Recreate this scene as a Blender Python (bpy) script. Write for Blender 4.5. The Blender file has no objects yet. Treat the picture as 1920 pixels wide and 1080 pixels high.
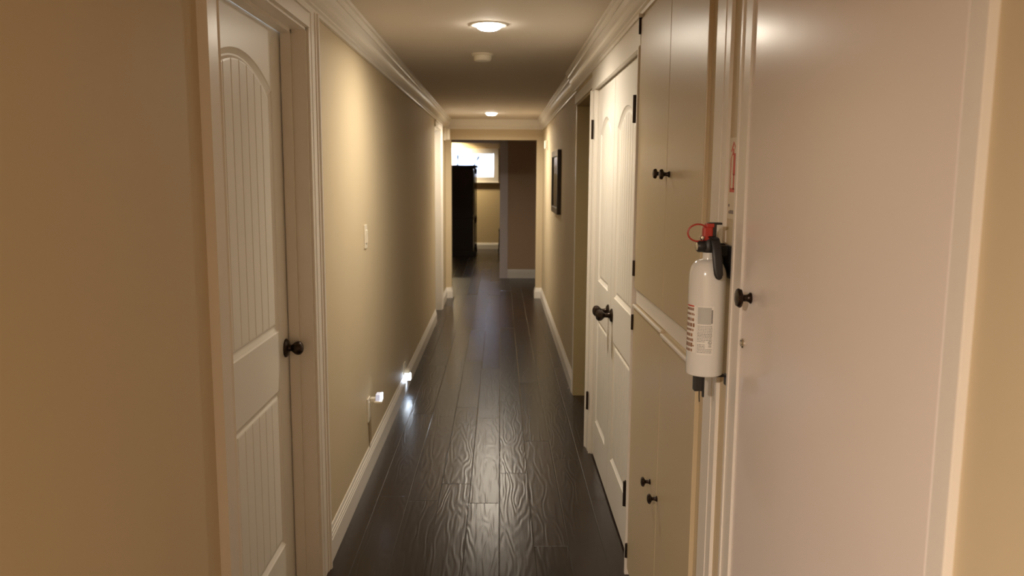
import bpy, math, random
from mathutils import Vector, Matrix
random.seed(7)
S = bpy.context.scene
COL = S.collection
PI = math.pi

# ------------------------------------------------------------------ materials
def new_mat(name):
    m = bpy.data.materials.new(name); m.use_nodes = True
    nt = m.node_tree
    return m, nt, nt.nodes['Principled BSDF']

def paint(name, rgb, rough=0.5, var=0.04, bump=0.03, scale=220, spec=0.5, metal=0.0, coat=0.0):
    m, nt, b = new_mat(name)
    tc = nt.nodes.new('ShaderNodeTexCoord')
    n = nt.nodes.new('ShaderNodeTexNoise'); n.inputs['Scale'].default_value = 3.0; n.inputs['Detail'].default_value = 3
    nt.links.new(tc.outputs['Object'], n.inputs['Vector'])
    mix = nt.nodes.new('ShaderNodeMix'); mix.data_type = 'RGBA'
    mix.inputs[6].default_value = (*[c*(1-var) for c in rgb], 1)
    mix.inputs[7].default_value = (*[min(1, c*(1+var)) for c in rgb], 1)
    nt.links.new(n.outputs['Fac'], mix.inputs[0]); nt.links.new(mix.outputs[2], b.inputs['Base Color'])
    b.inputs['Roughness'].default_value = rough
    b.inputs['Specular IOR Level'].default_value = spec
    b.inputs['Metallic'].default_value = metal
    b.inputs['Coat Weight'].default_value = coat
    if bump > 0:
        n2 = nt.nodes.new('ShaderNodeTexNoise'); n2.inputs['Scale'].default_value = scale; n2.inputs['Detail'].default_value = 2
        nt.links.new(tc.outputs['Object'], n2.inputs['Vector'])
        bp = nt.nodes.new('ShaderNodeBump'); bp.inputs['Strength'].default_value = bump; bp.inputs['Distance'].default_value = 0.002
        nt.links.new(n2.outputs['Fac'], bp.inputs['Height']); nt.links.new(bp.outputs[0], b.inputs['Normal'])
    return m

def glow(name, rgb, strength):
    m, nt, b = new_mat(name)
    b.inputs['Base Color'].default_value = (0.8, 0.8, 0.8, 1)
    b.inputs['Emission Color'].default_value = (*rgb, 1)
    b.inputs['Emission Strength'].default_value = strength
    return m

WALL = paint('beige_wall_paint', (0.60, 0.50, 0.34), 0.6, 0.02, 0.10, 260, 0.22)
CEIL = paint('ceiling_paint', (0.70, 0.63, 0.55), 0.8, 0.02, 0.08, 200, 0.2)
TRIM = paint('white_trim_paint', (0.78, 0.735, 0.67), 0.32, 0.015, 0.03, 90, 0.5)
DOORW = paint('white_door_paint', (0.80, 0.77, 0.71), 0.33, 0.015, 0.04, 60, 0.5)
FLATW = paint('flat_door_paint', (0.80, 0.725, 0.68), 0.23, 0.02, 0.10, 14, 0.5)
KHAKI = paint('khaki_cabinet_paint', (0.56, 0.46, 0.30), 0.33, 0.02, 0.04, 70, 0.5)
JAMB = paint('raw_pine_jamb', (0.42, 0.32, 0.16), 0.6, 0.08, 0.05, 60, 0.3)
BRONZE = paint('oil_rubbed_bronze', (0.035, 0.022, 0.016), 0.32, 0.1, 0.02, 90, 0.5, 0.7)
BLACKP = paint('black_plastic', (0.016, 0.015, 0.015), 0.45, 0.1, 0.05, 200)
REDP = paint('red_plastic', (0.42, 0.035, 0.022), 0.4, 0.05, 0.0)
EXTW = paint('extinguisher_white_enamel', (0.74, 0.74, 0.71), 0.16, 0.01, 0.0, coat=0.4)
LABELP = paint('extinguisher_label_paper', (0.80, 0.79, 0.74), 0.4, 0.02, 0.0)
INK = paint('grey_print', (0.27, 0.26, 0.25), 0.5, 0.05, 0.0)
INKG = paint('pale_grey_print', (0.48, 0.48, 0.46), 0.5, 0.05, 0.0)
INKB = paint('brown_print', (0.30, 0.15, 0.08), 0.5, 0.05, 0.0)
REDI = paint('red_ink', (0.60, 0.06, 0.035), 0.45, 0.03, 0.0)
DARKI = paint('dark_ink', (0.10, 0.06, 0.08), 0.5, 0.03, 0.0)
SIGNW = paint('sign_vinyl', (0.70, 0.62, 0.48), 0.4, 0.02, 0.0)
CHROME = paint('chrome', (0.75, 0.72, 0.66), 0.15, 0.02, 0.0, metal=1.0)
PLAST = paint('ivory_plastic', (0.78, 0.72, 0.60), 0.35, 0.02, 0.0)
DWOOD = paint('dark_wood', (0.020, 0.010, 0.008), 0.4, 0.3, 0.05, 30)
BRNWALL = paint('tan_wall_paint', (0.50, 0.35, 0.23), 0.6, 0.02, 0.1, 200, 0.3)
YELWALL = paint('yellow_wall_paint', (0.68, 0.54, 0.32), 0.6, 0.02, 0.1, 200, 0.3)
FRAMEM = paint('picture_frame_wood', (0.022, 0.010, 0.005), 0.35, 0.2, 0.02, 40)
BLINDM = paint('white_blind_slats', (0.85, 0.87, 0.9), 0.5, 0.01, 0.0)
CORD = paint('brown_cord', (0.22, 0.15, 0.08), 0.5, 0.05, 0.0)
LENS = glow('lamp_lens', (1.0, 0.90, 0.76), 30)
NIGHT = glow('night_light_lens', (0.66, 0.78, 1.0), 3)
NIGHTS = glow('night_light_dim_lens', (0.62, 0.70, 1.0), 0.22)

def art_mat():
    m, nt, b = new_mat('picture_print')
    tc = nt.nodes.new('ShaderNodeTexCoord')
    n = nt.nodes.new('ShaderNodeTexNoise'); n.inputs['Scale'].default_value = 9; n.inputs['Detail'].default_value = 6
    r = nt.nodes.new('ShaderNodeValToRGB')
    r.color_ramp.elements[0].position = 0.35; r.color_ramp.elements[0].color = (0.05, 0.03, 0.02, 1)
    r.color_ramp.elements[1].position = 0.65; r.color_ramp.elements[1].color = (0.20, 0.15, 0.10, 1)
    nt.links.new(tc.outputs['Object'], n.inputs['Vector']); nt.links.new(n.outputs['Fac'], r.inputs[0])
    nt.links.new(r.outputs[0], b.inputs['Base Color']); b.inputs['Roughness'].default_value = 0.22
    return m
ART = art_mat()

def glass_mat():
    m, nt, b = new_mat('window_glass')
    b.inputs['Base Color'].default_value = (0.95, 0.97, 1, 1)
    b.inputs['Transmission Weight'].default_value = 1.0
    b.inputs['Roughness'].default_value = 0.0; b.inputs['IOR'].default_value = 1.02
    return m
GLASS = glass_mat()

def floor_mat():
    m, nt, b = new_mat('dark_plank_floor')
    L = nt.links.new
    def N(t): return nt.nodes.new(t)
    def math_(op, a, bb=None, c=None):
        n = N('ShaderNodeMath'); n.operation = op
        for i, v in enumerate((a, bb, c)):
            if v is None: continue
            if isinstance(v, (int, float)): n.inputs[i].default_value = v
            else: L(v, n.inputs[i])
        return n.outputs[0]
    tc = N('ShaderNodeTexCoord'); sp = N('ShaderNodeSeparateXYZ'); L(tc.outputs['Object'], sp.inputs[0])
    X, Y = sp.outputs[0], sp.outputs[1]
    W = 0.1437
    u = math_('DIVIDE', math_('SUBTRACT', X, 0.003 - 20*W), W)
    iu = math_('FLOOR', u); fu = math_('FRACT', u)
    wn = N('ShaderNodeTexWhiteNoise'); wn.noise_dimensions = '1D'; L(iu, wn.inputs['W'])
    v = math_('DIVIDE', math_('ADD', Y, math_('MULTIPLY', wn.outputs['Value'], 7.0)), 1.35)
    iv = math_('FLOOR', v); fv = math_('FRACT', v)
    wn2 = N('ShaderNodeTexWhiteNoise'); wn2.noise_dimensions = '2D'
    cb = N('ShaderNodeCombineXYZ'); L(iu, cb.inputs[0]); L(iv, cb.inputs[1]); L(cb.outputs[0], wn2.inputs['Vector'])
    rnd = wn2.outputs['Value']
    # seams
    du = math_('MULTIPLY', math_('MINIMUM', fu, math_('SUBTRACT', 1.0, fu)), W)
    dv = math_('MULTIPLY', math_('MINIMUM', fv, math_('SUBTRACT', 1.0, fv)), 1.35)
    d = math_('MINIMUM', du, dv)
    def ramp(val, a, bb):
        mr = N('ShaderNodeMapRange'); mr.inputs[1].default_value = a; mr.inputs[2].default_value = bb; L(val, mr.inputs[0]); return mr.outputs[0]
    seam = ramp(d, 0.0006, 0.0030)
    # grain: figure lines running along each board
    off = math_('MULTIPLY', rnd, 37.0)
    cb2 = N('ShaderNodeCombineXYZ')
    L(math_('MULTIPLY', X, 1.0), cb2.inputs[0]); L(math_('MULTIPLY', Y, 0.14), cb2.inputs[1]); L(off, cb2.inputs[2])
    nz = N('ShaderNodeTexNoise'); nz.inputs['Scale'].default_value = 9.0; nz.inputs['Detail'].default_value = 2.0; L(cb2.outputs[0], nz.inputs['Vector'])
    fig = math_('SINE', math_('MULTIPLY', nz.outputs['Fac'], 75.0))
    cb3 = N('ShaderNodeCombineXYZ')
    L(math_('MULTIPLY', X, 60.0), cb3.inputs[0]); L(math_('MULTIPLY', Y, 2.0), cb3.inputs[1]); L(off, cb3.inputs[2])
    nf = N('ShaderNodeTexNoise'); nf.inputs['Scale'].default_value = 2.0; nf.inputs['Detail'].default_value = 3.0; L(cb3.outputs[0], nf.inputs['Vector'])
    h = math_('ADD', math_('MULTIPLY', fig, 0.22), math_('MULTIPLY', nf.outputs['Fac'], 0.35))
    # colour
    mix = N('ShaderNodeMix'); mix.data_type = 'RGBA'
    mix.inputs[6].default_value = (0.012, 0.0062, 0.0042, 1); mix.inputs[7].default_value = (0.027, 0.0150, 0.0105, 1)
    fac = math_('ADD', math_('MULTIPLY', rnd, 0.45), math_('MULTIPLY', h, 0.55)); L(fac, mix.inputs[0])
    mx2 = N('ShaderNodeMix'); mx2.data_type = 'RGBA'; mx2.inputs[6].default_value = (0.008, 0.005, 0.004, 1)
    L(seam, mx2.inputs[0]); L(mix.outputs[2], mx2.inputs[7]); L(mx2.outputs[2], b.inputs['Base Color'])
    hb = math_('ADD', math_('MULTIPLY', h, 0.00062), math_('MULTIPLY', seam, 0.0010))
    bp = N('ShaderNodeBump'); bp.inputs['Strength'].default_value = 1.0; bp.inputs['Distance'].default_value = 1.0
    L(hb, bp.inputs['Height']); L(bp.outputs[0], b.inputs['Normal'])
    L(math_('ADD', 0.265, math_('MULTIPLY', rnd, 0.03)), b.inputs['Roughness'])
    b.inputs['Specular IOR Level'].default_value = 0.42
    return m
FLOORM = floor_mat()

# ------------------------------------------------------------------ mesh helpers
class MB:
    def __init__(s): s.v = []; s.f = []; s.sm = []
    def add(s, vs, fs, smooth=False):
        n = len(s.v); s.v += [tuple(p) for p in vs]
        for f in fs: s.f.append(tuple(n+i for i in f)); s.sm.append(smooth)
        return s
    def box(s, x0, x1, y0, y1, z0, z1, bev=0.0):
        if x0 > x1: x0, x1 = x1, x0
        if y0 > y1: y0, y1 = y1, y0
        if z0 > z1: z0, z1 = z1, z0
        if bev <= 0:
            vs = [(x, y, z) for x in (x0, x1) for y in (y0, y1) for z in (z0, z1)]
            return s.add(vs, [(0,1,3,2),(4,6,7,5),(0,4,5,1),(2,3,7,6),(0,2,6,4),(1,5,7,3)])
        import bmesh
        bm = bmesh.new(); bmesh.ops.create_cube(bm, size=1.0)
        for v in bm.verts:
            v.co = Vector(((x0+x1)/2 + v.co.x*(x1-x0), (y0+y1)/2 + v.co.y*(y1-y0), (z0+z1)/2 + v.co.z*(z1-z0)))
        bmesh.ops.bevel(bm, geom=bm.edges[:], offset=bev, segments=2, affect='EDGES', profile=0.5)
        bm.verts.ensure_lookup_table()
        s.add([v.co for v in bm.verts], [[v.index for v in f.verts] for f in bm.faces]); bm.free()
        return s
    def lathe(s, prof, org, axis, seg=32, smooth=True, phase=0.0):
        a = Vector(axis).normalized(); t = Vector((0,0,1)) if abs(a.z) < 0.9 else Vector((1,0,0))
        e1 = a.cross(t).normalized(); e2 = a.cross(e1); o = Vector(org)
        vs = []; fs = []
        for r, h in prof:
            for k in range(seg):
                q = 2*PI*k/seg + phase
                vs.append(o + a*h + (e1*math.cos(q) + e2*math.sin(q))*max(r, 1e-5))
        n = len(prof)
        for i in range(n-1):
            for k in range(seg):
                k2 = (k+1) % seg
                fs.append((i*seg+k, i*seg+k2, (i+1)*seg+k2, (i+1)*seg+k))
        fs.append(tuple(range(seg))[::-1]); fs.append(tuple((n-1)*seg+k for k in range(seg)))
        return s.add(vs, fs, smooth)
    def tube(s, pts, r, seg=10, closed=False):
        pts = [Vector(p) for p in pts]; n = len(pts); vs = []; fs = []
        up = None
        for i, p in enumerate(pts):
            if closed: d = (pts[(i+1) % n] - pts[i-1])
            else: d = pts[min(i+1, n-1)] - pts[max(i-1, 0)]
            d.normalize()
            if up is None:
                up = Vector((0,0,1)) if abs(d.z) < 0.9 else Vector((1,0,0))
            e1 = d.cross(up).normalized(); e2 = d.cross(e1); up = -e2
            rr = r[i] if isinstance(r, (list, tuple)) else r
            for k in range(seg):
                q = 2*PI*k/seg; vs.append(p + (e1*math.cos(q) + e2*math.sin(q))*rr)
        m = n if closed else n-1
        for i in range(m):
            j = (i+1) % n
            for k in range(seg):
                k2 = (k+1) % seg; fs.append((i*seg+k, i*seg+k2, j*seg+k2, j*seg+k))
        if not closed:
            fs.append(tuple(range(seg))[::-1]); fs.append(tuple((n-1)*seg+k for k in range(seg)))
        return s.add(vs, fs, True)
    def extrude(s, poly, p0, p1, mapf):
        """poly of (d,z) swept between coordinate p0 and p1; mapf(d,p,z)->xyz; ends may be functions of d (mitres)"""
        n = len(poly); vs = []
        for (d, z) in poly: vs.append(mapf(d, p0(d) if callable(p0) else p0, z))
        for (d, z) in poly: vs.append(mapf(d, p1(d) if callable(p1) else p1, z))
        fs = [(i, (i+1) % n, n+(i+1) % n, n+i) for i in range(n)] + [tuple(range(n))[::-1], tuple(range(n, 2*n))]
        return s.add(vs, fs)
    def build(s, name, mat, parent=None, loc=None):
        import bmesh
        me = bpy.data.meshes.new(name)
        vs = s.v
        if loc is not None: vs = [(p[0]-loc[0], p[1]-loc[1], p[2]-loc[2]) for p in vs]
        me.from_pydata(vs, [], s.f)
        for p, q in zip(me.polygons, s.sm): p.use_smooth = q
        bm = bmesh.new(); bm.from_mesh(me); bmesh.ops.recalc_face_normals(bm, faces=bm.faces[:]); bm.to_mesh(me); bm.free()
        if any(s.sm):
            try: me.set_sharp_from_angle(angle=math.radians(38))
            except Exception: pass
        me.materials.append(mat)
        o = bpy.data.objects.new(name, me); COL.objects.link(o)
        if loc is not None and parent is None: o.location = loc
        if parent is not None:
            o.parent = parent
        return o

def tag(o, label=None, cat=None, group=None, kind=None):
    if label: o['label'] = label
    if cat: o['category'] = cat
    if group: o['group'] = group
    if kind: o['kind'] = kind
    return o
def thing(name, loc, label, cat, group=None, kind=None):
    o = bpy.data.objects.new(name, None); COL.objects.link(o); o.location = loc; o.empty_display_size = 0.1
    return tag(o, label, cat, group, kind)
def part(mb, name, mat, root):          # mesh given in world coordinates, stored in the root's local frame
    return mb.build(name, mat, root, loc=tuple(root.location) if root.parent is None else tuple(root.parent.location))
def sub(mb, name, mat, prt):            # sub-part: parts sit at the root's origin
    return mb.build(name, mat, prt, loc=tuple(prt.parent.location))
def struct(mb, name, mat, label): return tag(mb.build(name, mat), label, None, None, 'structure')

# ------------------------------------------------------------------ dimensions (m); Y runs down the hall
XL = -0.672; XR = 0.508; XRF = 0.524; ZC = 2.20
YB = -2.6; YL = 0.30; YE = 10.12
D1a, D1b = 1.985, 2.895          # left door opening
D2a, D2b = 8.42, 9.20            # far left opening
RO_a, RO_b = 4.47, 5.56          # right open doorway
# floor and ceiling
struct(MB().box(-3.3, 3.2, YB-0.15, 17.3, -0.08, 0), 'floor', FLOORM, 'dark hand-scraped wood plank floor')
struct(MB().box(-0.85, 3.2, 0.42, YE+0.12, ZC, ZC+0.1).box(-3.0, 3.2, YB-0.15, 0.42, ZC, ZC+0.1), 'ceiling', CEIL, 'low beige ceiling of the hallway')
struct(MB().box(-3.3, 3.2, YE+0.12, 17.3, 2.36, 2.46), 'ceiling', CEIL, 'ceiling beyond the end opening')
# left wall
w = MB()
t0, t1 = XL-0.13, XL
w.box(t0, t1, YL, D1a, 0, ZC); w.box(t0, t1, D1a, D1b, 2.025, ZC); w.box(t0, t1, D1b, D2a, 0, ZC)
w.box(t0, t1, D2a, D2b, 2.025, ZC); w.box(t0, t1, D2b, YE, 0, ZC)
struct(w, 'wall_left', WALL, 'beige left wall of the hallway')
# right wall
w = MB()
w.box(XR, XR+0.5, YB, 1.80, 0, ZC)
w.box(XR, XR+0.5, 1.80, 1.955, 0, ZC)
w.box(XR+0.03, XR+0.5, 1.955, 2.95, 0, ZC)
w.box(XR, XR+0.14, 2.95, 3.029, 0, ZC)
w.box(XR+0.032, XR+0.14, 3.029, 4.343, 0, ZC)
w.box(XR, XR+0.14, 4.343, RO_a, 0, ZC)
w.box(XR, XR+0.14, RO_a, RO_b, 2.01, ZC)
struct(w, 'wall_right', WALL, 'beige right wall beside the cupboards')
w = MB(); w.box(XRF, XRF+0.10, RO_b+0.002, YE, 0, ZC)
struct(w, 'wall_right', WALL, 'beige right wall beyond the open doorway')
# back wall behind the viewer
struct(MB().box(-2.9, 1.1, YB-0.12, YB, 0, ZC).box(-2.9, -2.8, YB, YL+0.12, 0, ZC).box(-2.8, XL-0.13, YL, YL+0.12, 0, ZC), 'wall_back', WALL, 'beige wall closing the hallway behind the viewer')
# end wall with the opening
EO0, EO1, EOZ = -0.603, 0.447, 1.957
w = MB(); w.box(XL-0.6, EO0, YE, YE+0.12, 0, 2.36); w.box(EO1, 2.2, YE, YE+0.12, 0, 2.36); w.box(EO0, EO1, YE, YE+0.12, EOZ, 2.36)
struct(w, 'wall_end', WALL, 'beige wall with a plain square opening at the hallway end')
# cross hall beyond
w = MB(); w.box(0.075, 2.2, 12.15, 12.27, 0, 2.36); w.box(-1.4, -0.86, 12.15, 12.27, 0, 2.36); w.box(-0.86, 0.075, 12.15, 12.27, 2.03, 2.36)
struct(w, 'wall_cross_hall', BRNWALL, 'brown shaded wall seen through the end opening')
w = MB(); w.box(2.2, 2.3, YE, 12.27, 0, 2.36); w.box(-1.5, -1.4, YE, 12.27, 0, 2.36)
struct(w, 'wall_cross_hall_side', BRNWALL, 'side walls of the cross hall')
# far room
RB = 17.05
WX0, WX1, WZ0, WZ1 = -1.00, -0.13, 1.49, 1.98
w = MB(); w.box(-3.2, WX0, RB, RB+0.15, 0, 2.36); w.box(WX1, 2.9, RB, RB+0.15, 0, 2.36)
w.box(WX0, WX1, RB, RB+0.15, 0, WZ0); w.box(WX0, WX1, RB, RB+0.15, WZ1, 2.36)
struct(w, 'wall_far_room', YELWALL, 'yellow back wall of the far room around its window')
w = MB(); w.box(-3.3, -3.2, 12.15, 17.2, 0, 2.36); w.box(2.9, 3.0, 12.15, 17.2, 0, 2.36)
w.box(-3.2, -1.4, 12.15, 12.27, 0, 2.36); w.box(2.2, 2.9, 12.15, 12.27, 0, 2.36)
struct(w, 'wall_far_room_side', YELWALL, 'side walls of the far room')
# side room behind the open doorway
w = MB(); w.box(XRF+0.10, 2.4, 6.02, 6.12, 0, ZC); w.box(2.3, 2.4, 3.4, 6.02, 0, ZC); w.box(XR+0.5, 2.3, 3.4, 3.5, 0, ZC)
struct(w, 'wall_side_room', YELWALL, 'walls of the side room behind the open doorway')

# ------------------------------------------------------------------ crown, baseboards, casings
def arcpts(p0, p1, sag, n=6):
    out = []
    for i in range(1, n):
        t = i/n; x = p0[0]+(p1[0]-p0[0])*t; z = p0[1]+(p1[1]-p0[1])*t
        nx, nz = (p1[1]-p0[1]), -(p1[0]-p0[0]); l = math.hypot(nx, nz)
        s_ = sag*math.sin(PI*t); out.append((x+nx/l*s_, z+nz/l*s_))
    return out
CP = [(0,-0.115),(0.013,-0.115),(0.015,-0.104)] + [(0.022,-0.098),(0.022,-0.092)] + arcpts((0.022,-0.092),(0.054,-0.034),0.008) + [(0.054,-0.034),(0.060,-0.034),(0.064,-0.026),(0.066,-0.014),(0.076,-0.012),(0.078,0),(0,0)]
def crown(mb, wall, sgn, y0, y1): mb.extrude(CP, y0, y1, lambda d, p, z: (wall+sgn*d, p, ZC+z))
c = MB(); crown(c, XL, 1, YL, lambda d: YE-d); struct(c, 'trim_crown_left', TRIM, 'white crown moulding along the left wall')
c = MB(); crown(c, XR, -1, YB, RO_b); crown(c, XRF, -1, RO_b, lambda d: YE-d); struct(c, 'trim_crown_right', TRIM, 'white crown moulding along the right wall')
c = MB(); c.extrude(CP, lambda d: XL+d, lambda d: XRF-d, lambda d, p, z: (p, YE-d, ZC+z)); struct(c, 'trim_crown_end', TRIM, 'white crown moulding over the end opening')
BP = [(0,0),(0.015,0),(0.015,0.088),(0.0125,0.092),(0.0125,0.100),(0.0095,0.104),(0.0095,0.113),(0.006,0.117),(0.005,0.126),(0.003,0.132),(0,0.132)]
def base_y(mb, wall, sgn, y0, y1): mb.extrude(BP, y0, y1, lambda d, p, z: (wall+sgn*d, p, z))
def base_x(mb, wall, sgn, x0, x1): mb.extrude(BP, x0, x1, lambda d, p, z: (p, wall+sgn*d, z))
b = MB(); base_y(b, XL, 1, YL, D1a-0.12); base_y(b, XL, 1, D1b+0.125, D2a-0.001); base_y(b, XL, 1, D2b+0.07, lambda d: YE-d)
base_x(b, YE, -1, lambda d: XL+d, lambda d: EO0+d)
b.extrude(BP, YE-0.012, YE+0.12, lambda d, p, z: (EO0+d, p, z))
struct(b, 'baseboard_left', TRIM, 'white stepped baseboard along the left wall')
b = MB(); base_y(b, XRF, -1, RO_b+0.05, lambda d: YE-d)
base_x(b, YE, -1, lambda d: EO1-d, lambda d: XRF-d)
b.extrude(BP, YE-0.012, YE+0.12, lambda d, p, z: (EO1-d, p, z))
struct(b, 'baseboard_right', TRIM, 'white baseboard along the far right wall')
b = MB(); base_x(b, 12.15, -1, 0.115, 2.2); struct(b, 'baseboard_cross_hall', TRIM, 'white baseboard on the brown wall')
b = MB(); base_x(b, RB, -1, -3.2, 2.9); struct(b, 'baseboard_far_room', TRIM, 'white baseboard in the far room')

def casing_v(mb, wall, sgn, y0, y1, z1, inner, th=0.018):
    """vertical casing board with a raised outer bead and inner bead; inner = 'lo' or 'hi' end nearer the opening"""
    W = y1-y0
    prof = [(0,0),(th+0.006,0),(th+0.006,0.016),(th,0.022),(th,0.30*W),(th-0.004,0.33*W),(th-0.004,0.70*W),(th-0.007,0.74*W),(th-0.007,W-0.012),(th-0.004,W-0.006),(th-0.006,W),(0,W)]
    pts = [(d, (y0+t if inner == 'hi' else y1-t)) for d, t in prof]
    n = len(pts); vs = [(wall+sgn*d, y, 0) for d, y in pts] + [(wall+sgn*d, y, z1) for d, y in pts]
    mb.add(vs, [(i, (i+1) % n, n+(i+1) % n, n+i) for i in range(n)] + [tuple(range(n))[::-1], tuple(range(n, 2*n))])
def casing_h(mb, wall, sgn, y0, y1, z0, z1, th=0.018):
    mb.box(wall, wall+sgn*(th-0.004), y0, y1, z0, z1); mb.box(wall+sgn*0.001, wall+sgn*(th+0.004), y0+0.0005, y1-0.0005, z1-0.016, z1+0.0005); mb.box(wall+sgn*0.001, wall+sgn*(th-0.001), y0+0.0005, y1-0.0005, z0-0.0006, z0+0.010)

# left door frame
c = MB()
casing_v(c, XL, 1, D1a-0.115, D1a, 2.085, 'hi'); casing_v(c, XL, 1, D1b, D1b+0.12, 2.085, 'lo'); casing_h(c, XL, 1, D1a-0.005, D1b+0.005, 2.02, 2.085)
c.box(XL-0.13, XL+0.004, D1b-0.012, D1b+0.002, 0, 2.025); c.box(XL-0.13, XL+0.004, D1a-0.002, D1a+0.012, 0, 2.025); c.box(XL-0.13, XL+0.004, D1a, D1b, 2.010, 2.027)
c.box(XL-0.080, XL-0.045, D1b-0.024, D1b-0.012, 0, 2.01); c.box(XL-0.080, XL-0.045, D1a+0.012, D1a+0.024, 0, 2.01); c.box(XL-0.080, XL-0.045, D1a+0.012, D1b-0.012, 1.998, 2.01)
struct(c, 'trim_1', TRIM, 'white casing and jamb around the left panelled door')
# far left opening frame
c = MB()
casing_v(c, XL, 1, D2b, D2b+0.07, 2.085, 'lo'); casing_h(c, XL, 1, D2a, D2b+0.005, 2.02, 2.085)
c.box(XL-0.13, XL+0.006, D2b-0.014, D2b+0.002, 0, 2.025); c.box(XL-0.13, XL+0.004, D2a, D2b, 2.012, 2.027); c.box(XL-0.13, XL+0.002, D2a-0.001, D2a+0.012, 0, 2.025)
struct(c, 'trim_2', TRIM, 'bright white jamb of the far left doorway')
# right open doorway frame
c = MB()
c.box(XRF, XRF-0.012, RO_b, RO_b+0.05, 0, 2.059); c.box(XRF-0.011, XR-0.006, RO_a+0.005, RO_b+0.049, 2.001, 2.06)
struct(c, 'trim_3', TRIM, 'pale casing edge of the right open doorway')
c = MB(); c.box(XRF-0.010, XRF+0.115, RO_b-0.018, RO_b+0.001, 0.0, 2.0); c.box(XR, XR+0.14, RO_a+0.0, RO_b-0.018, 1.985, 2.01)
struct(c, 'trim_4', JAMB, 'yellowish bare wood jamb of the right open doorway')
# closet frame
CL0, CL1, CLM = 3.030, 4.330, 3.725
c = MB()
casing_v(c, XR, -1, CL1+0.008, RO_a+0.004, 1.975, 'lo', 0.020); casing_v(c, XR, -1, 2.955, CL0-0.002, 1.975, 'hi', 0.016)
c.box(XR+0.032, XR-0.016, 2.955, RO_a+0.004, 1.972, 2.088); c.box(XR-0.015, XR-0.020, 2.9555, RO_a+0.0035, 1.9714, 1.980)
c.box(XR-0.015, XR-0.024, 2.9555, RO_a+0.0035, 2.076, 2.0886)
c.box(XR-0.002, XR+0.032, CL1+0.002, CL1+0.013, 0, 1.975); c.box(XR-0.002, XR+0.032, CL0-0.002, CL0-0.0005, 0, 1.975)
struct(c, 'trim_5', TRIM, 'white casing and header board around the double closet doors')
# end-opening cross-hall door casing
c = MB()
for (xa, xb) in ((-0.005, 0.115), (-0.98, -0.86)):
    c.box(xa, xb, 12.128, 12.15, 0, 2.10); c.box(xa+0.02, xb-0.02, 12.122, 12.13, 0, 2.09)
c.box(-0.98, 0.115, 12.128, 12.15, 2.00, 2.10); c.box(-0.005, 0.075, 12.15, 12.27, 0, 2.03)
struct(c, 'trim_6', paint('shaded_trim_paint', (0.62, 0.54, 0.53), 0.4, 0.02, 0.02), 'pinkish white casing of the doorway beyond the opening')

# ------------------------------------------------------------------ moulded two-panel doors
def panel_door(mb, W, Hh, T, mp, panels, groove=0.073):
    """local frame: u across, v up, w outward (face at w=0, body behind). panels: (u0,u1,v0,v1,rise)"""
    def arch(p, t, d):
        u0, u1, v0, v1, rise = p
        return v1 - d + rise*(1-(2*t-1)**2) if rise else v1-d
    mb.add([mp(u, v, w) for u in (0, W) for v in (0, Hh) for w in (-T, -0.012)], [(0,1,3,2),(4,6,7,5),(0,4,5,1),(2,3,7,6),(0,2,6,4)])
    def quad(a, b_, c_, d_): mb.add([mp(*a), mp(*b_), mp(*c_), mp(*d_)], [(0,1,2,3)])
    # edge band
    for (a, b_) in (((0,0),(W,0)),((W,0),(W,Hh)),((W,Hh),(0,Hh)),((0,Hh),(0,0))):
        quad((a[0],a[1],0),(b_[0],b_[1],0),(b_[0],b_[1],-0.012),(a[0],a[1],-0.012))
    u0, u1 = panels[0][0], panels[0][1]
    quad((0,0,0),(u0,0,0),(u0,Hh,0),(0,Hh,0)); quad((u1,0,0),(W,0,0),(W,Hh,0),(u1,Hh,0))
    ps = sorted(panels, key=lambda p: p[2])
    # shared samples
    w_in = (u1-u0)-2*0.034
    ng = max(2, int(round(w_in/groove)))
    ts = set(i/24 for i in range(25))
    gw = 0.0045/w_in
    gro = [k/ng for k in range(1, ng)]
    for g in gro: ts |= {g-gw, g, g+gw}
    ts = sorted(ts)
    rings = [(0.0, 0.0), (0.004, -0.0035), (0.012, -0.0075), (0.017, -0.0095), (0.022, -0.0095), (0.029, -0.0055), (0.034, -0.0045)]
    prev = 0.0
    for p in ps:
        quad((u0,prev,0),(u1,prev,0),(u1,p[2],0),(u0,p[2],0))
        def loop(d, dep, last=False):
            bot = []; top = []
            for t in ts:
                u = u0+d+t*(u1-u0-2*d)
                w_ = dep
                if last and any(abs(t-g) < gw*0.3 for g in gro): w_ = dep-0.0035
                bot.append((u, p[2]+d, w_)); top.append((u, arch(p, t, d), w_))
            return bot, top
        n = len(ts)
        for i in range(len(rings)-1):
            b0, t0_ = loop(*rings[i]); b1, t1_ = loop(*rings[i+1], last=(i+1 == len(rings)-1))
            l0 = b0 + t0_[::-1]; l1 = b1 + t1_[::-1]; m = len(l0)
            mb.add([mp(*q) for q in l0+l1], [(k, (k+1) % m, m+(k+1) % m, m+k) for k in range(m)])
        bl, tl = loop(*rings[-1], last=True)
        mb.add([mp(*q) for q in bl+tl], [(k, k+1, n+k+1, n+k) for k in range(n-1)])
        # region above this panel up to its straight line
        b0, t0_ = loop(0, 0)
        ztop = p[3]+p[4]+0.0 if p[4] else p[3]
        if p[4]:
            mb.add([mp(*q) for q in t0_] + [mp(q[0], ztop, 0) for q in t0_], [(k, k+1, n+k+1, n+k) for k in range(n-1)])
        prev = ztop
    quad((u0,prev,0),(u1,prev,0),(u1,Hh,0),(u0,Hh,0))

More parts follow.
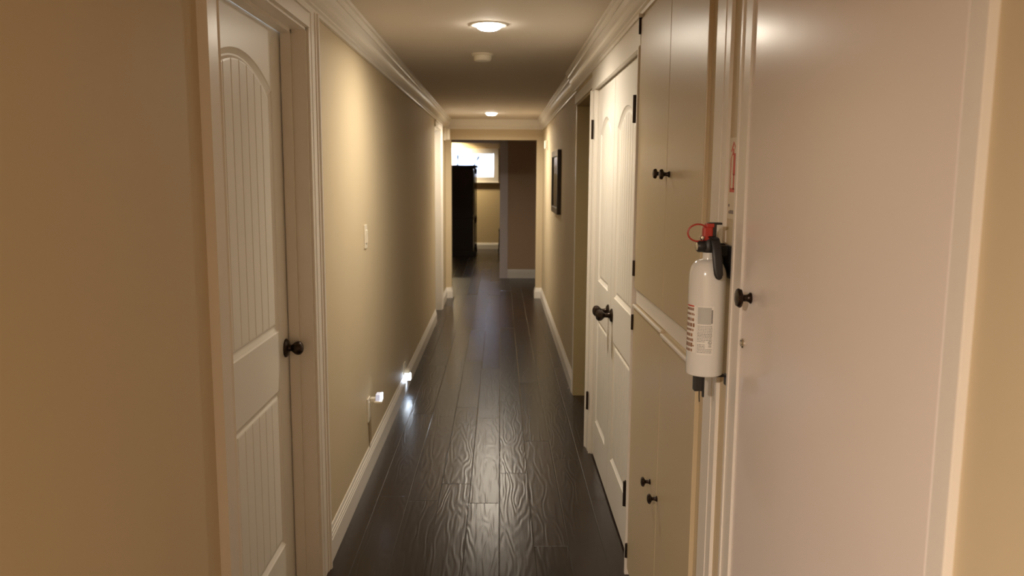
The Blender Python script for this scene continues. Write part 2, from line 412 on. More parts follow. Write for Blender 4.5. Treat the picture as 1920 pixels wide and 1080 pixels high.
def door_knob(root, org, axis, scale=1.0, name='door_knob', rose=0.033, dl=0.0):
    s = scale
    k = MB().lathe([(0.0,0),(rose,0),(rose,0.004),(rose-0.006,0.010),(0.014,0.013),(0.0105,0.020),(0.0105,0.034-dl),(0.016,0.040-dl),(0.0255*s,0.047-dl),(0.029*s,0.056-dl),(0.027*s,0.066-dl),(0.018*s,0.073-dl),(0.006,0.076-dl),(0,0.076-dl)], org, axis, 32)
    o = part(k, name, BRONZE, root); o['label'] = 'dark bronze round knob'
    return o
def hinge(root, x, y, z, sgn, h=0.09, yo=1):
    m = MB(); m.box(x, x+sgn*0.0035, y-0.012, y+0.012, z-h/2, z+h/2)
    m.lathe([(0.0062,0),(0.0062,h)], (x+sgn*0.006, y+0.0, z-h/2), (0,0,1), 14)
    o = part(m, 'hinge', BRONZE, root); o['label'] = 'dark bronze hinge'
    return o

FD = -0.757
r = thing('door_1', (FD, (D1a+D1b)/2, 0), 'white panelled door set deep in the left wall, black knob', None, None, 'structure')
Wd = D1b-D1a-0.028
dm = MB(); panel_door(dm, Wd, 1.99, 0.035, lambda u, v, w_: (FD+w_, D1a+0.014+u, 0.01+v),
    [(0.125, Wd-0.118, 0.205, 0.775, 0), (0.125, Wd-0.118, 0.975, 1.785, 0.085)])
part(dm, 'door_slab', DOORW, r)
k = door_knob(r, (FD, 2.836, 0.912), (1,0,0), 0.85, dl=0.013)
r = thing('door_2', (FD, (D2a+D2b)/2, 0), 'closed white door in the far left doorway', None, None, 'structure')
dm = MB(); panel_door(dm, D2b-D2a-0.03, 1.99, 0.035, lambda u, v, w_: (FD-0.02+w_, D2a+0.014+u, 0.01+v), [(0.11, D2b-D2a-0.14, 0.2, 0.77, 0), (0.11, D2b-D2a-0.14, 0.97, 1.78, 0.08)])
part(dm, 'door_slab', DOORW, r); door_knob(r, (FD-0.02, D2a+0.08, 0.9), (1,0,0))

CDX = XR+0.006
def closet(name, ya, yb, knob_y, hy, label):
    r = thing(name, (CDX, (ya+yb)/2, 0), label, None, None, 'structure')
    W = yb-ya
    dm = MB(); panel_door(dm, W, 1.952, 0.025, lambda u, v, w_: (CDX-w_, ya+u, 0.014+v), [(0.105, W-0.105, 0.205, 0.765, 0), (0.105, W-0.105, 0.965, 1.72, 0.075)], 0.06)
    part(dm, 'door_slab', DOORW, r)
    door_knob(r, (CDX, knob_y, 0.892), (-1,0,0), 0.9, rose=0.031)
    for z in (1.765, 0.30): hinge(r, XR-0.019 if hy > 4 else XR-0.014, hy, z, -1, 0.10)
    return r
closet('door_3', CLM+0.002, CL1-0.003, CLM+0.063, CL1+0.004+0.012, 'white arched-panel closet door, the leaf nearer the open doorway')
closet('door_4', CL0+0.003, CLM-0.002, CLM-0.063, CL0-0.010, 'white arched-panel closet door, the leaf nearer the khaki cupboard')

# flat white utility door, near right
FX = 0.499
r = thing('door_5', (FX, 1.28, 0), 'flat pinkish white door with a bronze knob, right of the fire extinguisher', None, None, 'structure')
part(MB().box(FX, FX+0.008, 0.892, 1.648, 0.02, 2.03, 0.002), 'door_slab', FLATW, r)
def pull_knob(root, org, axis, s=1.0, tilt=0.0):
    kk = MB().lathe([(0,0),(0.0095*s,0),(0.0100*s,0.002),(0.0072*s,0.005),(0.0058*s,0.010),(0.0062*s,0.015),(0.0095*s,0.018)], org, axis, 20)
    kk.lathe([(0.0095*s,0.0175),(0.0165*s,0.0205),(0.0175*s,0.0245),(0.0145*s,0.0290),(0.0060*s,0.0310),(0,0.0312)], org, axis, 8, False, PI/8)
    return kk
o = part(pull_knob(None, (FX, 1.592, 1.283), (-1,0,0), 1.15), 'knob', BRONZE, r); o['label'] = 'dark bronze octagonal knob'
lk = MB().lathe([(0,0),(0.0105,0),(0.0105,0.0025),(0.0085,0.0045),(0.0070,0.0045),(0.0070,0.0030),(0,0.0030)], (FX, 1.630, 1.184), (-1,0,0), 24)
lk.box(FX-0.0036, FX-0.0052, 1.6285, 1.6315, 1.179, 1.189)
o = part(lk, 'cam_lock', CHROME, r); o['label'] = 'small chrome round cam lock'
c = MB()
c.box(XR, 0.4975, 1.650, 1.725, 0, 2.09); c.box(XR, 0.4945, 1.6505, 1.662, 0, 2.0895); c.box(XR, 0.4945, 1.713, 1.7245, 0, 2.0895)
c.box(XR+0.002, 0.4985, 0.852, 0.890, 0, 2.033); c.box(XR+0.002, 0.4975, 0.853, 1.7248, 2.0335, 2.0893)
c.box(XR+0.002, 0.4965, 0.8525, 0.870, 0, 2.032)
struct(c, 'trim_7', TRIM, 'white frame around the flat utility door')
c = MB()
c.box(XR, 0.5, 1.820, 1.936, 0, 2.09); c.box(0.5005, 0.4985, 1.860, 1.925, 0, 2.089)
struct(c, 'trim_8', TRIM, 'white vertical trim board between cupboard and extinguisher')

# ------------------------------------------------------------------ built-in khaki cupboard
CX = 0.500; CA, CB = 1.985, 2.945; CS = 2.425
r = thing('built_in_cupboard', (CX, (CA+CB)/2, 0), 'tall khaki built-in cupboard with four flat doors between closet and extinguisher', 'cupboard')
fm = MB()
fm.box(CX+0.003, CX+0.035, CA, CB-0.004, 0, 0.03); fm.box(CX+0.003, CX+0.035, CA, CB-0.004, 1.045, 1.125)
fm.box(CX+0.003, CX+0.035, CA, CB-0.004, 2.07, 2.088)
fm.box(CX+0.003, CX+0.035, CA-0.048, CA, 0, 2.088); fm.box(CX+0.003, CX+0.035, CB-0.004, CB+0.008, 0, 2.088); fm.box(CX+0.006, CX+0.035, CS-0.02, CS+0.02, 0, 2.088)
part(fm, 'face_frame', KHAKI, r)
o = part(MB().box(CX+0.003, CX-0.001, CA-0.02, CB-0.006, 1.062, 1.112, 0.001), 'middle_rail', TRIM, r); o['label'] = 'pale horizontal rail between upper and lower doors'
T = 0.018
def cdoor(y0, y1, z0, z1, ky, kz, hz, hy):
    d = part(MB().box(CX-0.008, CX+0.012, y0, y1, z0, z1, 0.002), 'door', KHAKI, r)
    kb = sub(pull_knob(None, (CX-0.008, ky, kz), (-1,0,0), 0.92), 'knob', BRONZE, d); kb['label'] = 'dark bronze octagonal knob'
    for z in hz:
        m = MB().box(CX-0.0095, CX-0.006, hy-0.004, hy+0.010, z-0.028, z+0.028); m.lathe([(0.005,0),(0.005,0.056)], (CX-0.011, hy+0.004, z-0.028), (0,0,1), 12)
        hh = sub(m, 'hinge', BRONZE, d); hh['label'] = 'dark bronze hinge'
    return d
cdoor(CS+0.002, CB, 1.118, 2.068, CS+0.055, 1.53, (1.19, 2.045), CB)
cdoor(CA, CS-0.002, 1.118, 2.068, CS-0.042, 1.528, (), CA)
cdoor(CS+0.002, CB, 0.03, 1.058, CS+0.105, 0.538, (0.99, 0.10), CB)
cdoor(CA, CS-0.002, 0.03, 1.050, CS-0.012, 0.528, (), CA)
# bevelled top edges of the lower doors
o = part(MB().box(CX-0.014, CX-0.006, CS+0.012, CB-0.004, 1.049, 1.0585, 0.002).box(CX-0.014, CX-0.006, CA+0.004, CS-0.004, 1.041, 1.0505, 0.002), 'top_edging', TRIM, r); o['label'] = 'pale edging strip along the tops of the lower doors'

# ------------------------------------------------------------------ fire extinguisher
EX, EY, EZ = 0.4565, 1.768, 1.086
R_ = 0.0405
ex = thing('fire_extinguisher', (EX, EY, EZ), 'white fire extinguisher with red pin and black lever, hung on right wall', 'fire extinguisher')
prof = [(0,0.004),(0.030,0.003),(0.036,0.0),(0.0395,0.002),(R_,0.006),(R_,0.215)]
for i in range(1, 11):
    a_ = i/10*PI/2; prof.append((0.0135+(R_-0.0135)*math.cos(a_)**0.9 if i < 10 else 0.0135, 0.215+0.042*math.sin(a_)))
prof += [(0.0125,0.262),(0.0125,0.276),(0,0.276)]
part(MB().lathe(prof, (EX,EY,EZ), (0,0,1), 64), 'cylinder', EXTW, ex)
# label: curved patches facing the viewer
VA = math.atan2(-EY, -EX)            # direction from cylinder towards the viewer
def patch(mb, a0, a1, z0, z1, rr=0.0004, n=None):
    n = n or max(1, int(abs(a1-a0)/0.08)+1); vs = []; ro = R_+rr
    for i in range(n+1):
        a_ = a0+(a1-a0)*i/n
        for z in (z0, z1): vs.append((EX+ro*math.cos(a_), EY+ro*math.sin(a_), EZ+z))
    base = [(2*i, 2*i+2, 2*i+3, 2*i+1) for i in range(n)]
    mb.add(vs, base)
VA_ = VA
lb = part(MB(), 'x', LABELP, ex) if False else None
m = MB(); patch(m, VA_-1.35, VA_-0.52, 0.053, 0.158, 0.0003); patch(m, VA_-0.47, VA_+0.42, 0.050, 0.158, 0.0003)
lb = part(m, 'label', LABELP, ex); lb['label'] = 'printed paper label with lines of small grey text'
m = MB(); patch(m, VA_-0.44, VA_+0.28, 0.118, 0.155, 0.0006)
sub(m, 'picture_block', INKG, lb)
m = MB()
z = 0.114; row = 0
while z > 0.056:
    bold = row in (5, 6)
    a_ = VA_-0.43
    aend = VA_+0.36 if not (0.066 < z < 0.083) else VA_+0.0
    while a_ < aend:
        l = random.uniform(0.05, 0.13); l = min(l, aend-a_)
        if not (0.070 < z < 0.083 and row % 2): patch(m, a_, a_+l, z-0.0012 if bold else z-0.0008, z+0.0006, 0.0007)
        a_ += l + 0.022
    z -= 0.0034; row += 1
# certification mark: ring with bars beneath
ca, cz = VA_+0.25, 0.078
for i in range(16):
    q0, q1 = 2*PI*i/16, 2*PI*(i+1)/16
    vs = []
    for (rad, q) in ((0.0040,q0),(0.0040,q1),(0.0029,q1),(0.0029,q0)):
        aa = ca + rad*math.cos(q)/R_; vs.append((EX+(R_+0.0009)*math.cos(aa), EY+(R_+0.0009)*math.sin(aa), EZ+cz+rad*math.sin(q)))
    m.add(vs, [(0,1,2,3)])
patch(m, ca-0.04, ca-0.015, cz-0.002, cz+0.002, 0.0009); patch(m, ca+0.005, ca+0.04, cz-0.002, cz-0.0005, 0.0009)
patch(m, ca-0.08, ca+0.08, cz-0.0075, cz-0.0060, 0.0009); patch(m, ca-0.08, ca+0.08, cz-0.0100, cz-0.0090, 0.0009)
patch(m, VA_+0.28, VA_+0.36, 0.12, 0.15, 0.0006)
sub(m, 'small_print', INK, lb)
m = MB()
for (z0, hgt) in ((0.149,0.006),(0.138,0.005),(0.126,0.0065),(0.114,0.008),(0.103,0.005),(0.092,0.007),(0.081,0.006),(0.070,0.009),(0.058,0.006)):
    a_ = VA_-1.32
    while a_ < VA_-0.72:
        l = random.uniform(0.05, 0.12); patch(m, a_, a_+l, z0-hgt/2, z0+hgt/2, 0.0008); a_ += l+random.uniform(0.02, 0.05)
    if random.random() < 0.6: patch(m, VA_-0.70, VA_-0.62, z0-hgt/3, z0, 0.0008)
sub(m, 'heading_print', INKB, lb)
m = MB(); patch(m, VA_-1.3, VA_-0.68, 0.1545, 0.1575, 0.0008); sub(m, 'red_stripe', REDI, lb)
# valve head: nozzle points left (-X), lever hangs on the viewer side
ZV = EZ+0.276
# direction towards viewer in plan
vd = Vector((-EX*0.25, -1.0, 0)).normalized()
m = MB().lathe([(0.0,0),(0.0150,0),(0.0165,0.004),(0.0165,0.020),(0.013,0.026),(0.011,0.034),(0,0.034)], (EX,EY,ZV-0.004), (0,0,1), 28)
m.lathe([(0,-0.004),(0.0125,-0.002),(0.0130,0.006),(0.0130,0.018),(0.0110,0.021),(0.0095,0.021),(0.0080,0.012),(0,0.012)], (EX-0.006,EY-0.001,ZV+0.009), (-1,-0.15,0), 28)
valve = part(m, 'valve_body', BLACKP, ex)
g = MB().lathe([(0,0),(0.0088,0),(0.0088,0.0022),(0.0075,0.0030),(0,0.0030)], (EX-0.0255,EY-0.004,ZV+0.009), (-1,-0.15,0), 24)
go = sub(g, 'nozzle', CHROME, valve); go['label'] = 'pale round nozzle tip'
# lever: drops down from valve in front of the shoulder
m = MB()
lp = []
for (dx, dy, dz, ww) in ((0.003,-0.012,0.030,0.0085),(0.006,-0.024,0.027,0.0100),(0.008,-0.032,0.012,0.0104),(0.009,-0.037,-0.010,0.0104),(0.0105,-0.041,-0.032,0.0104),(0.012,-0.043,-0.048,0.0098),(0.0125,-0.043,-0.056,0.0068),(0.0125,-0.043,-0.059,0.003)):
    lp.append(((EX+dx, EY+dy, ZV+dz), ww))
vs = []; fs = []; seg = 14
for i, (p, ww) in enumerate(lp):
    for k_ in range(seg):
        q = 2*PI*k_/seg
        cx_ = math.copysign(abs(math.cos(q))**0.6, math.cos(q)); sy_ = math.copysign(abs(math.sin(q))**0.6, math.sin(q))
        vs.append((p[0]+ww*cx_, p[1]+0.0055*sy_*(1 if i > 0 else 0.7), p[2]+(0.003*sy_ if i < 2 else 0)))
for i in range(len(lp)-1):
    for k_ in range(seg):
        k2 = (k_+1) % seg; fs.append((i*seg+k_, i*seg+k2, (i+1)*seg+k2, (i+1)*seg+k_))
fs += [tuple(range(seg))[::-1], tuple((len(lp)-1)*seg+k_ for k_ in range(seg))]
m.add(vs, fs, True)
o = part(m, 'lever', BLACKP, ex); o['label'] = 'black grooved squeeze lever hanging down'
# top black cap with lip to the right
m = MB().box(EX+0.000, EX+0.0135, EY-0.010, EY+0.010, ZV+0.026, ZV+0.060, 0.002).box(EX-0.004, EX+0.026, EY-0.008, EY+0.008, ZV+0.056, ZV+0.061, 0.0015)
part(m, 'carry_handle', BLACKP, ex)
m = MB(); m.box(EX-0.0155, EX+0.006, EY-0.0115, EY+0.008, ZV+0.021, ZV+0.052, 0.004); m.box(EX-0.010, EX+0.008, EY-0.0115, EY+0.006, ZV+0.050, ZV+0.059, 0.002)
pin = part(m, 'safety_pin', REDP, ex); pin['label'] = 'red plastic safety pin'
pts = [(EX-0.026+0.0225*math.cos(q), EY-0.006, ZV+0.0385+0.0185*math.sin(q)) for q in [2*PI*i/36 for i in range(36)]]
o = sub(MB().tube(pts, 0.0019, 8, True), 'pull_ring', REDP, pin); o['label'] = 'red pull ring'
o = part(MB().lathe([(0,0),(0.0045,0.001),(0.006,0.005),(0.0045,0.009),(0,0.0105)], (EX-0.019,EY-0.012,ZV+0.024), (0,-0.3,1), 18), 'pressure_pin', CHROME, ex)
o['label'] = 'small shiny metal pressure pin'

br = thing('extinguisher_bracket', (XR, EY, 1.22), 'black bracket on the wall holding the white fire extinguisher', 'bracket')
m = MB(); m.box(XR+0.0005, XR-0.0050, EY-0.010, EY+0.048, 1.300, 1.372, 0.001)
part(m, 'back_plate', BLACKP, br)
# fork plate behind the shoulder
m = MB(); m.box(XR-0.004, EX+0.004, EY+0.0425, EY+0.048, 1.298, 1.374, 0.002)
m.box(EX+0.0180, EX+0.024, EY-0.004, EY+0.044, 1.349, 1.372, 0.002); m.box(XR-0.0045, EX+0.023, EY+0.012, EY+0.020, 1.347, 1.372, 0.002)
part(m, 'neck_fork', BLACKP, br)
m = MB(); m.box(XR-0.004, XR+0.0005, EY-0.010, EY+0.010, 1.060, 1.085, 0.001); m.box(XR-0.003, EX-0.012, EY-0.008, EY+0.008, 1.0795, 1.084, 0.001)
m.box(EX-0.023, EX-0.004, EY-0.012, EY+0.008, 1.048, 1.084, 0.002); m.box(EX-0.004, EX-0.000, EY-0.010, EY-0.002, 1.034, 1.083, 0.001)
foot = part(m, 'foot_clip', BLACKP, br)
sub(MB().tube([(EX-0.010,EY-0.004,1.050),(EX-0.010,EY-0.004,1.035),(EX-0.009,EY-0.004,1.022)], 0.0013, 6), 'strap_tail', BLACKP, foot)

# fire extinguisher sign
sg = MB().box(XR-0.0002, XR-0.0012, 1.732, 1.816, 1.430, 1.606); 
sign = thing('safety_sign', (XR, 1.775, 1.43), 'narrow sign with red extinguisher pictogram above the fire extinguisher', 'sign')
part(sg, 'panel', SIGNW, sign)
def flat(mb, pts):       # (y,z) polygon raised off the sign face
    n = len(pts); vs = [(XR-0.0014, y, z) for y, z in pts] + [(XR-0.0010, y, z) for y, z in pts]
    mb.add(vs, [tuple(range(n))[::-1], tuple(range(n, 2*n))] + [(i, (i+1) % n, n+(i+1) % n, n+i) for i in range(n)])
m = MB()
ya, yb_ = 1.804, 1.768     # left and right sides as seen
def rect(y0, y1, z0, z1): flat(m, [(y0,z0),(y1,z0),(y1,z1),(y0,z1)])
rect(ya, ya-0.005, 1.494, 1.560); rect(ya, yb_, 1.488, 1.497); rect(yb_+0.016, yb_, 1.525, 1.572); rect(yb_+0.013, yb_+0.004, 1.494, 1.527)
flat(m, [(ya,1.560),(ya-0.005,1.560),(ya-0.014,1.570),(ya-0.014,1.575)]); flat(m, [(ya-0.002,1.578),(ya-0.006,1.574),(ya-0.022,1.592),(ya-0.018,1.598)])
flat(m, [(ya-0.018,1.598),(ya-0.022,1.594),(yb_+0.004,1.580),(yb_+0.004,1.588)]); rect(ya-0.014, ya-0.024, 1.568, 1.582)
o = part(m, 'pictogram', REDI, sign); o['label'] = 'red extinguisher pictogram'
m = MB()
for y0, y1, z0, z1 in ((1.808,1.800,1.456,1.462),(1.796,1.789,1.441,1.449),(1.786,1.779,1.441,1.449),(1.776,1.770,1.441,1.449),(1.767,1.758,1.441,1.449),(1.755,1.748,1.441,1.449),(1.805,1.800,1.441,1.447)):
    rect_ = flat(m, [(y0,z0),(y1,z0),(y1,z1),(y0,z1)])
o = part(m, 'lettering', DARKI, sign); o['label'] = 'small dark lettering'

# ------------------------------------------------------------------ ceiling fixtures
def downlight(name, x, y, zc, label, power, col=(1.0, 0.88, 0.71), spread=165, group='recessed ceiling lights', r_=0.085):
    t = thing(name, (x, y, zc), label, 'ceiling light', group)
    m = MB().lathe([(r_*0.72,-0.004),(r_*0.76,-0.006),(r_*0.95,-0.005),(r_,-0.001),(r_,0.0),(r_*0.72,0.0)], (x,y,zc), (0,0,1), 48)
    part(m, 'trim_ring', TRIM, t)
    part(MB().lathe([(0,-0.028),(r_*0.25,-0.0272),(r_*0.46,-0.0235),(r_*0.60,-0.016),(r_*0.67,-0.007),(r_*0.68,-0.001),(0,-0.001)], (x,y,zc), (0,0,1), 40), 'lens', LENS, t)
    L = bpy.data.lights.new(name+'_lamp', 'AREA'); L.shape = 'DISK'; L.size = r_*1.4; L.energy = power; L.color = col
    try: L.spread = math.radians(spread)
    except Exception: pass
    lo = bpy.data.objects.new(name+'_lamp', L); COL.objects.link(lo); lo.parent = t; lo.location = (0, 0, -0.032)
    return t
downlight('recessed_ceiling_light', -0.055, 3.82, ZC, 'glowing round recessed ceiling light, the larger and nearer one before the smoke alarm', 7.5)
downlight('recessed_ceiling_light', -0.10, 9.05, ZC, 'glowing recessed ceiling light, the smaller one just before the end opening', 14)
downlight('recessed_ceiling_light', -1.20, -1.05, ZC, 'recessed ceiling light behind the viewer', 76, (1.0, 0.83, 0.69), 172)
downlight('recessed_ceiling_light', -1.02, 16.72, 2.36, 'bright lamp over the far room window wall', 22, (1.0, 0.80, 0.50), 150)
sd = thing('smoke_alarm', (-0.103, 4.72, ZC), 'small round white smoke alarm on the ceiling behind the nearer light', 'smoke alarm')
part(MB().lathe([(0,0),(0.062,0),(0.062,-0.008),(0.055,-0.011),(0,-0.011)], (-0.103,4.72,ZC), (0,0,1), 40), 'base_plate', PLAST, sd)
part(MB().lathe([(0.052,-0.011),(0.051,-0.030),(0.045,-0.038),(0.020,-0.042),(0,-0.042)], (-0.103,4.72,ZC), (0,0,1), 40), 'cover', PLAST, sd)

# ------------------------------------------------------------------ left wall small things
sw = thing('light_switch', (XL, 4.06, 1.217), 'ivory light switch plate on the beige left wall', 'light switch')
part(MB().box(XL, XL+0.006, 4.025, 4.095, 1.158, 1.276, 0.0015), 'plate', PLAST, sw)
part(MB().box(XL+0.005, XL+0.012, 4.045, 4.075, 1.185, 1.250, 0.0015), 'rocker', PLAST, sw)

def outlet(y, z, label, wall=XL):
    o = thing('wall_outlet', (wall, y, z), label, 'outlet', 'wall outlets')
    part(MB().box(wall, wall+0.006, y-0.036, y+0.036, z-0.062, z+0.062, 0.0015), 'plate', PLAST, o)
    part(MB().box(wall+0.005, wall+0.008, y-0.017, y+0.017, z-0.040, z+0.040, 0.001), 'socket', PLAST, o)
    return o
outlet(4.06, 0.330, 'wall outlet low on the left wall with a night light plugged in')
def night_light(x, y, z, label, em, power, group='plug-in night lights', aim=None):
    n = thing('night_light', (x, y, z), label, 'night light', group)
    m = MB().box(x, x+0.030, y-0.014, y+0.020, z-0.012, z+0.012, 0.004); m.box(x+0.022, x+0.062, y-0.026, y+0.034, z-0.014, z-0.002, 0.004)
    part(m, 'plug_body', PLAST, n)
    m = MB().box(x+0.030, x+0.054, y-0.020, y+0.028, z-0.002, z+0.034, 0.004)
    part(m, 'shade', NIGHTS, n)['label'] = 'frosted shade glowing bluish'
    m = MB().box(x+0.0545, x+0.062, y-0.020, y+0.028, z+0.000, z+0.034, 0.002)
    part(m, 'lens', em, n)['label'] = 'bright bluish white lens'
    return n
night_light(XL+0.0072, 4.09, 0.372, 'small white night light plugged into the nearer left outlet', NIGHT, 0)
cd = MB().tube([(XL+0.004, 4.050, 0.268), (XL+0.0045, 4.046, 0.235), (XL+0.004, 4.052, 0.20), (XL+0.006, 4.047, 0.165), (XL+0.006, 4.050, 0.133)], 0.0022, 8)
tag(cd.build('cord', CORD), 'thin brown cord running from the nearer left outlet down to the baseboard', 'cord')
# second night light, just above the baseboard, shining down
NY = 5.62
n2 = thing('night_light', (XL, NY, 0.19), 'brightly shining night light just above the left baseboard', 'night light', 'plug-in night lights')
part(MB().box(XL, XL+0.007, NY-0.036, NY+0.036, 0.1335, 0.215, 0.0015), 'plate', PLAST, n2)
part(MB().box(XL+0.006, XL+0.042, NY-0.020, NY+0.020, 0.137, 0.170, 0.005), 'plug_body', PLAST, n2)
part(MB().box(XL+0.018, XL+0.046, NY-0.022, NY+0.022, 0.090, 0.136, 0.004), 'lens', glow('night_light_strong_lens', (0.72, 0.84, 1.0), 10), n2)['label'] = 'brilliant bluish white lens'
L = bpy.data.lights.new('night_light_lamp', 'SPOT'); L.energy = 0.3; L.spot_size = math.radians(150); L.spot_blend = 0.6; L.color = (0.55, 0.72, 1.0); L.shadow_soft_size = 0.015
lo = bpy.data.objects.new('night_light_lamp', L); COL.objects.link(lo); lo.parent = n2; lo.location = (0.032, -0.0, -0.107)
# wall sensors near the end
def sensor(x, y, z, sgn, w_, h_, d_, label):
    t = thing('wall_sensor', (x, y, z), label, 'sensor')
    vs = []; 
    part(MB().box(x, x+sgn*d_*0.35, y-w_/2, y+w_/2, z-h_/2, z+h_/2, 0.004), 'base_plate', PLAST, t)
    part(MB().box(x+sgn*d_*0.3, x+sgn*d_, y-w_*0.4, y+w_*0.4, z-h_*0.45, z+h_*0.45, min(0.014, w_*0.3)), 'cover', PLAST, t)
sensor(XL, 9.80, 2.005, 1, 0.09, 0.15, 0.075, 'white rounded unit high on the left wall beside the end opening')
sensor(XRF, 9.10, 1.862, -1, 0.07, 0.11, 0.040, 'small white sensor high on the right wall past the picture')
# picture
pf = thing('picture_frame', (XRF, 7.43, 1.2), 'dark wooden framed picture hanging on the right wall', 'picture')
P0, P1, Z0, Z1 = 7.06, 7.86, 1.19, 1.75
m = MB(); fw = 0.055; dx0, dx1 = XRF-0.001, XRF-0.034
m.box(dx0, dx1, P0, P0+fw, Z0, Z1, 0.004); m.box(dx0, dx1, P1-fw, P1, Z0, Z1, 0.004); m.box(dx0, dx1, P0+fw-0.004, P1-fw+0.004, Z0, Z0+fw, 0.004); m.box(dx0, dx1, P0+fw-0.004, P1-fw+0.004, Z1-fw, Z1, 0.004)
part(m, 'frame', FRAMEM, pf)
part(MB().box(XRF-0.002, XRF-0.020, P0+fw-0.006, P1-fw+0.006, Z0+fw-0.006, Z1-fw+0.006), 'picture_panel', ART, pf)
# glimpsed in the side room
nx = 0.664
o = thing('wall_outlet', (nx, 6.02, 0.33), 'outlet plate glimpsed through the right open doorway', 'outlet', 'wall outlets')
part(MB().box(nx-0.036, nx+0.036, 6.013, 6.0195, 0.27, 0.39, 0.0015), 'plate', PLAST, o)
o = thing('night_light', (nx, 6.02, 0.49), 'faint bluish night light glimpsed through the right open doorway', 'night light', 'plug-in night lights')
part(MB().box(nx-0.025, nx+0.025, 5.985, 6.0205, 0.43, 0.46, 0.004), 'plug_body', PLAST, o)
part(MB().box(nx-0.022, nx+0.022, 5.985, 6.018, 0.461, 0.540, 0.006), 'shade', glow('night_light_faint_lens', (0.66, 0.70, 1.0), 0.9), o)

# ------------------------------------------------------------------ far room: window, display cabinet, chair
wn = thing('window_1', ((WX0+WX1)/2, RB, WZ0), 'small high window with white blind in the far room', None, None, 'structure')
m = MB(); cw = 0.095
m.box(WX0-cw, WX0+0.005, RB-0.025, RB+0.01, WZ0-cw, WZ1+cw, 0.004); m.box(WX1-0.005, WX1+cw, RB-0.025, RB+0.01, WZ0-cw, WZ1+cw, 0.004)
m.box(WX0, WX1, RB-0.025, RB+0.01, WZ0-cw, WZ0+0.005, 0.004); m.box(WX0, WX1, RB-0.025, RB+0.01, WZ1-0.005, WZ1+cw, 0.004); m.box(WX0-cw-0.02, WX1+cw+0.01, RB-0.045, RB, WZ0-cw-0.02, WZ0-cw, 0.004)
part(m, 'window_frame', TRIM, wn)
part(MB().box(WX0, WX1, RB+0.11, RB+0.115, WZ0, WZ1), 'pane', GLASS, wn)
m = MB(); ns = 15
for i in range(ns):
    z = WZ0+0.012+i*(WZ1-WZ0-0.03)/(ns-1); a_ = math.radians(-52); hx = 0.0205
    ys, zs = math.cos(a_)*hx, math.sin(a_)*hx
    vs = [(x, RB+0.05+sy*ys, z+sy*zs+dz) for x in (WX0+0.008, WX1-0.008) for sy in (-1, 1) for dz in (0, 0.0018)]
    m.add(vs, [(0,1,3,2),(4,6,7,5),(0,4,5,1),(2,3,7,6),(0,2,6,4),(1,5,7,3)])
nt_ = BLINDM.node_tree; bs_ = nt_.nodes['Principled BSDF']; tr_ = nt_.nodes.new('ShaderNodeBsdfTranslucent'); tr_.inputs[0].default_value = (0.85, 0.88, 0.95, 1)
ms_ = nt_.nodes.new('ShaderNodeMixShader'); ms_.inputs[0].default_value = 0.5; nt_.links.new(bs_.outputs[0], ms_.inputs[1]); nt_.links.new(tr_.outputs[0], ms_.inputs[2]); nt_.links.new(ms_.outputs[0], nt_.nodes['Material Output'].inputs[0])
part(m, 'blind', BLINDM, wn)

dc = thing('display_cabinet', (-0.74, 15.75, 0), 'tall dark wooden cabinet with finials against the far room wall', 'cabinet')
a0, a1, b0, b1 = -0.96, -0.515, 15.55, 16.45
m = MB(); m.box(a0, a1, b0, b1, 0.06, 1.66, 0.004); m.box(a0, a1+0.02, b0-0.01, b1+0.01, 0.0, 0.09, 0.004); m.box(a0, a1+0.012, b0-0.006, b1+0.006, 0.70, 0.74, 0.004)
part(m, 'body', DWOOD, dc)
m = MB(); m.box(a0, a1+0.04, b0-0.02, b1+0.02, 1.655, 1.68, 0.003); m.box(a0, a1+0.075, b0-0.035, b1+0.035, 1.68, 1.715, 0.005)
part(m, 'cornice', DWOOD, dc)
for yy in (b0+0.03, b1-0.03):
    pr = [(0.014,0.09),(0.016,0.14),(0.010,0.17),(0.010,0.60),(0.015,0.64),(0.015,0.70),(0.010,0.74),(0.009,1.2),(0.010,1.55),(0.015,1.60),(0.014,1.655)]
    m = MB(); m.box(a1+0.015, a1+0.055, yy-0.02, yy+0.02, 0.0, 0.09, 0.003); m.lathe(pr, (a1+0.035, yy, 0), (0,0,1), 16)
    part(m, 'column', DWOOD, dc)
part(MB().box(a1, a1+0.012, b0+0.08, b0+0.42, 0.78, 1.62, 0.004).box(a1, a1+0.012, b0+0.46, b1-0.08, 0.78, 1.62, 0.004), 'door', DWOOD, dc)
for (fx, lean) in ((-0.805, 0.02), (-0.495, 0.55)):
    m = MB().lathe([(0.016,0),(0.018,0.012),(0.008,0.022),(0.006,0.05),(0.007,0.11),(0.013,0.14),(0.015,0.165),(0.009,0.19),(0.002,0.205)], (fx, b0-0.005, 1.712), (lean, 0, 1), 16)
    part(m, 'finial', DWOOD, dc)

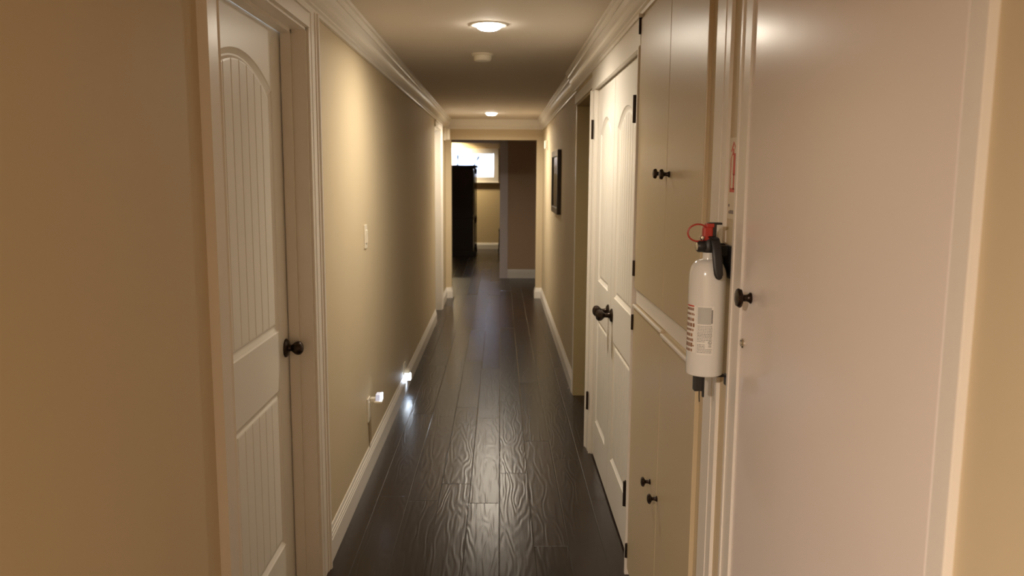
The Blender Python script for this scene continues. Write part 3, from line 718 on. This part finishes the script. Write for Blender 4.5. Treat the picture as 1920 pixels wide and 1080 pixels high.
ch = thing('wooden_chair', (0.16, 16.5, 0), 'dark chair mostly hidden behind the doorway casing in the far room', 'chair')
part(MB().box(-0.03, 0.37, 16.3, 16.72, 0.43, 0.46, 0.006), 'seat', DWOOD, ch)
for (x, y) in ((-0.01, 16.32), (0.35, 16.32), (-0.01, 16.70), (0.35, 16.70)):
    part(MB().tube([(x-0.02, y-0.01, 0), (x, y, 0.25), (x+0.005, y, 0.435)], [0.011, 0.015, 0.018], 10), 'leg', DWOOD, ch)
m = MB().tube([(0.35,16.32,0.45),(0.38,16.32,0.9)], 0.014, 10).tube([(0.35,16.70,0.45),(0.38,16.70,0.9)], 0.014, 10).box(0.366, 0.386, 16.32, 16.70, 0.70, 0.88, 0.004)
part(m, 'backrest', DWOOD, ch)

# ------------------------------------------------------------------ dim light in the side room and cross hall come from the lamps and window only
W_ = bpy.data.worlds.new('World'); S.world = W_; W_.use_nodes = True
bg = W_.node_tree.nodes['Background']; bg.inputs[0].default_value = (0.62, 0.78, 1.0, 1); bg.inputs[1].default_value = 1.6
L = bpy.data.lights.new('window_daylight', 'AREA'); L.shape = 'RECTANGLE'; L.size = WX1-WX0; L.size_y = WZ1-WZ0; L.energy = 15; L.color = (0.66, 0.80, 1.0)
lo = bpy.data.objects.new('window_daylight', L); COL.objects.link(lo); lo.location = ((WX0+WX1)/2, RB+0.45, (WZ0+WZ1)/2+0.15); lo.rotation_euler = (math.radians(-90), 0, 0)

# ------------------------------------------------------------------ camera
f = 1526.0; Hc = 1.52; vx, vy = 938.0, 330.0
Yc = Vector((vx-960, 540-vy, -f)).normalized()
b_ = f*f/(540-vy); a_ = -0.0065*b_
Zc = -Vector((a_, -b_, -f)); Zc = (Zc - Zc.dot(Yc)*Yc).normalized(); Xc = Yc.cross(Zc)
M = Matrix((Xc, Yc, Zc))
cam = bpy.data.cameras.new('camera'); co = bpy.data.objects.new('camera', cam); COL.objects.link(co)
co.matrix_world = Matrix.Translation((0, 0, Hc)) @ M.to_4x4()
cam.sensor_fit = 'HORIZONTAL'; cam.sensor_width = 36; cam.lens = f/1920*36; cam.clip_start = 0.02; cam.clip_end = 60
cam.dof.use_dof = True; cam.dof.focus_distance = 2.4; cam.dof.aperture_fstop = 5.6
S.camera = co
vs_ = S.view_settings
vs_.view_transform = 'Standard'; vs_.look = 'None'; vs_.gamma = 1.0; vs_.use_curve_mapping = False; vs_.exposure = 1.05
S.cycles.max_bounces = 12; S.cycles.diffuse_bounces = 8; S.cycles.use_denoising = True
S.cycles.sample_clamp_indirect = 6.0
